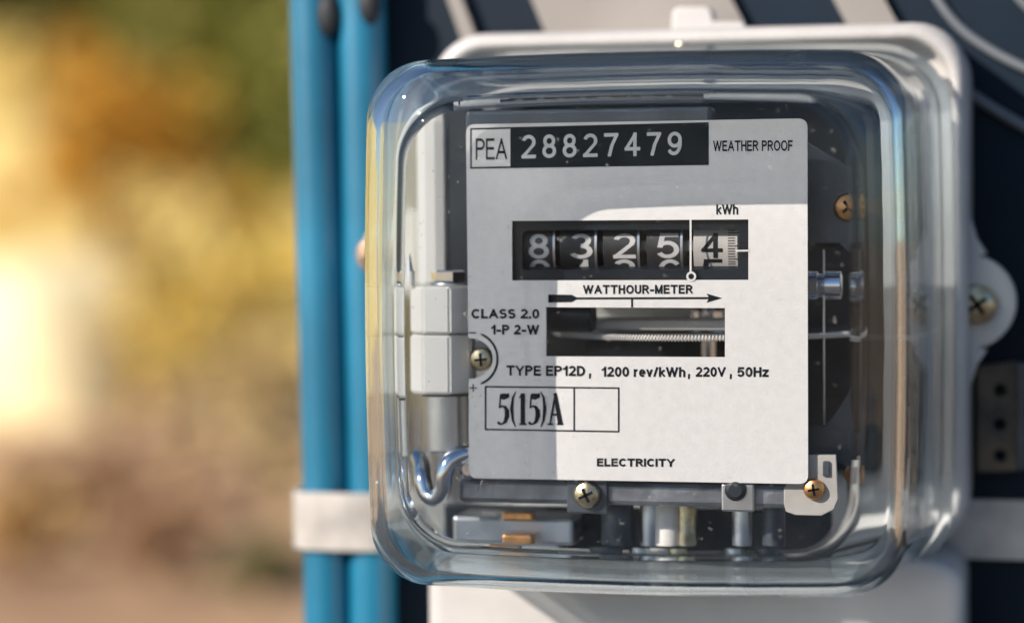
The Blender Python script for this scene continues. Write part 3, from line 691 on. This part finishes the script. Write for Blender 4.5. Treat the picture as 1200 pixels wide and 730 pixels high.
def leafy(name, c, rad, n, size, m, parent):
    bm = bmesh.new()
    cl = [(Vector((random.gauss(0, .5), random.gauss(0, .5), random.gauss(0, .5))), random.uniform(.25, .5)) for _ in range(28)]
    for _ in range(n):
        k, rr = random.choice(cl); d = Vector((random.gauss(0, 1), random.gauss(0, 1), random.gauss(0, 1))); d = d.normalized() * rr * random.random() ** .4
        p = k + d
        p = Vector(c) + Vector((p.x * rad[0], p.y * rad[1], p.z * rad[2]))
        u = Vector((random.gauss(0, 1), random.gauss(0, 1), random.gauss(0, 1))).normalized(); v = u.orthogonal().normalized(); s = size * random.uniform(.6, 1.3)
        q = [p + u * s, p + v * s * .45, p - u * s, p - v * s * .45]
        bm.faces.new([bm.verts.new(x) for x in q])
    me = bpy.data.meshes.new(name); bm.to_mesh(me); bm.free()
    o = link(name, me, m); return under(o, parent)
def plant(name, px, dist, y_top, y_bot, half_px, m, label, n=1600, size=.07, trunk=True, grp=None):
    b = bgat(px, dist); e = empty(name, b, label, 'tree' if 'tree' in name else 'shrub', grp)
    k = dist / FPX; hor = 261; zt_ = CAM.z * MM - (y_top - hor) * k; zb_ = max(CAM.z * MM - (y_bot - hor) * k, b.z + .1)
    c = Vector((b.x, b.y, (zt_ + zb_) / 2)); rad = (half_px * k, half_px * k * .8, (zt_ - zb_) / 2)
    leafy('crown', c, rad, n, size, m, e)
    h = c.z - b.z
    t = tube('trunk', [b, b + Vector((.03, 0, h * .4)), b + Vector((-.05, .03, h * .8)), b + Vector((.02, 0, h * 1.1))], lambda t: .09 * (1 - t * .7) * (1 if trunk else .4), BARK, None, 10, 3, False); under(t, e)
    for s in range(4):
        a = s * 1.7; q = b + Vector((0, 0, h * (.45 + .13 * s)))
        under(tube('limb', [q, q + Vector((math.cos(a) * rad[0] * .4, math.sin(a) * rad[1] * .4, rad[2] * .25)), q + Vector((math.cos(a) * rad[0] * .8, math.sin(a) * rad[1] * .8, rad[2] * .6))], lambda t: .035 * (1 - .7 * t), BARK, None, 6, 3, False), e)
    return e
# bank added behind the trees, its gold standing in for the warm glow
bm = bmesh.new(); NXB, NYB = 60, 24; vv = []
dirs = ROT @ Vector((-430 / FPX, 1, 0)); dirs.z = 0; dirs.normalize(); perp = Vector((dirs.y, -dirs.x, 0)); org = Vector((CAM.x * MM, CAM.y * MM, GZ * MM))
for j in range(NYB + 1):
    for i in range(NXB + 1):
        t = j / NYB; u = (i / NXB - .5) * 60; dd = 18.5 + 18 * t
        vv.append(bm.verts.new(org + dirs * dd + perp * u + Vector((0, 0, -.05 + 7.5 * t ** 1.15 + .25 * math.sin(u * .9 + j) * t + random.uniform(-.05, .05)))))
for j in range(NYB):
    for i in range(NXB): bm.faces.new((vv[j * (NXB + 1) + i], vv[j * (NXB + 1) + i + 1], vv[(j + 1) * (NXB + 1) + i + 1], vv[(j + 1) * (NXB + 1) + i]))
M['bank'] = mat('golden_glow', (.8, .52, .1), .9, var=.12, scale=.4, bump=.6, bscale=9, col2=(.88, .7, .28))
bk = from_bm('hillside', bm, M['bank'], None, True, False); bk['kind'] = 'structure'
plant('green_tree', 90, 24, -420, 75, 330, LM['green'], 'dark green tree crown at the top, behind the golden trees', 6500, .16)
plant('olive_tree', 290, 20, -160, 300, 110, LM['olive'], 'olive green tree standing close beside the blue conduits', 2000, .12)
plant('orange_tree', 125, 20, 70, 250, 105, LM['orange'], 'orange brown tree above the glow mound', 1200, .09)
plant('yellow_shrub', 235, 14, 300, 470, 80, LM['yellow'], 'yellow leaved shrub between the glow mound and the olive tree', 350, .08, False)
plant('straw_shrub', 300, 11, 380, 560, 70, LM['straw'], 'straw coloured dry shrub beside the blue conduits', 420, .06, False)
plant('low_green_shrub', 300, 8.6, 640, 740, 40, LM['green'], 'small dark green shrub low beside the steel band', 1300, .04, False)
plant('glow_edge_shrub', 190, 16.5, 270, 470, 75, LM['paleyellow'], 'pale yellow sparse shrub added to soften the edge of the glow mound', 420, .12, False)  # sparse leaves added to blend the edge of the glow
plant('amber_shrub', 25, 9.6, 560, 760, 60, LM['amber'], 'low amber dry shrub near the bottom of the glow mound', 800, .05, False)
plant('russet_shrub', 180, 9.0, 590, 770, 65, LM['brown'], 'low russet dry shrub between the amber shrub and the steel band', 800, .05, False)
plant('brown_shrub', 90, 10.5, 520, 690, 60, LM['brown'], 'reddish brown dry shrub in front of the glow mound', 700, .05, False)
plant('tan_shrub', 215, 12.5, 470, 640, 60, LM['tan'], 'tan dry shrub below the yellow leaved shrub', 700, .06, False)
# pale mound added behind the shrubs, standing in for the bright glow
M['glow_fill'] = mat('pale_glow', (.9, .76, .42), .95, var=.05, scale=5, bump=.2, bscale=60, col2=(.92, .82, .54))
hb = bgat(62, 17.2); glow_fill = empty('glow_stack', hb, 'added pale rounded mound standing in for the bright glow beyond the shrubs', 'glow_stack')
def heap(name, r, h, z0, n, seed):
    rr = random.Random(seed); bm = bmesh.new(); bmesh.ops.create_icosphere(bm, subdivisions=5, radius=1)
    for v in bm.verts:
        d = v.co.normalized(); k_ = 1 + .05 * math.sin(5 * d.x + 3 * d.z + seed) * math.cos(4 * d.y) + rr.uniform(-.012, .012)
        v.co = Vector((d.x * r * k_, d.y * r * k_, z0 + h * (max(d.z, -.02) ** .8 if d.z > 0 else 0) * k_))
    o = from_bm(name, bm, M['glow_fill'], None, True, False); o.parent = glow_fill; return o
heap('glow_mound', 1.0, 1.2, .0, 0, 2)
bm = bmesh.new()
for _ in range(220):      # loose stalks standing off the mound
    t = random.uniform(0, 2 * math.pi); q = random.random() ** .6; d = Vector((math.cos(t) * math.sqrt(1 - q * q), math.sin(t) * math.sqrt(1 - q * q), q))
    p = Vector((d.x * .98, d.y * .98, 1.16 * q ** .8)); u = (d + Vector((random.gauss(0, .8), random.gauss(0, .8), random.gauss(0, .8)))).normalized() * random.uniform(.06, .16); v_ = u.orthogonal().normalized() * .008
    bm.faces.new([bm.verts.new(x) for x in (p - v_, p + v_, p + u + v_ * .4, p + u - v_ * .4)])
o = from_bm('loose_stalks', bm, M['glow_fill'], None, False, False); o.parent = glow_fill; o['kind'] = 'stuff'
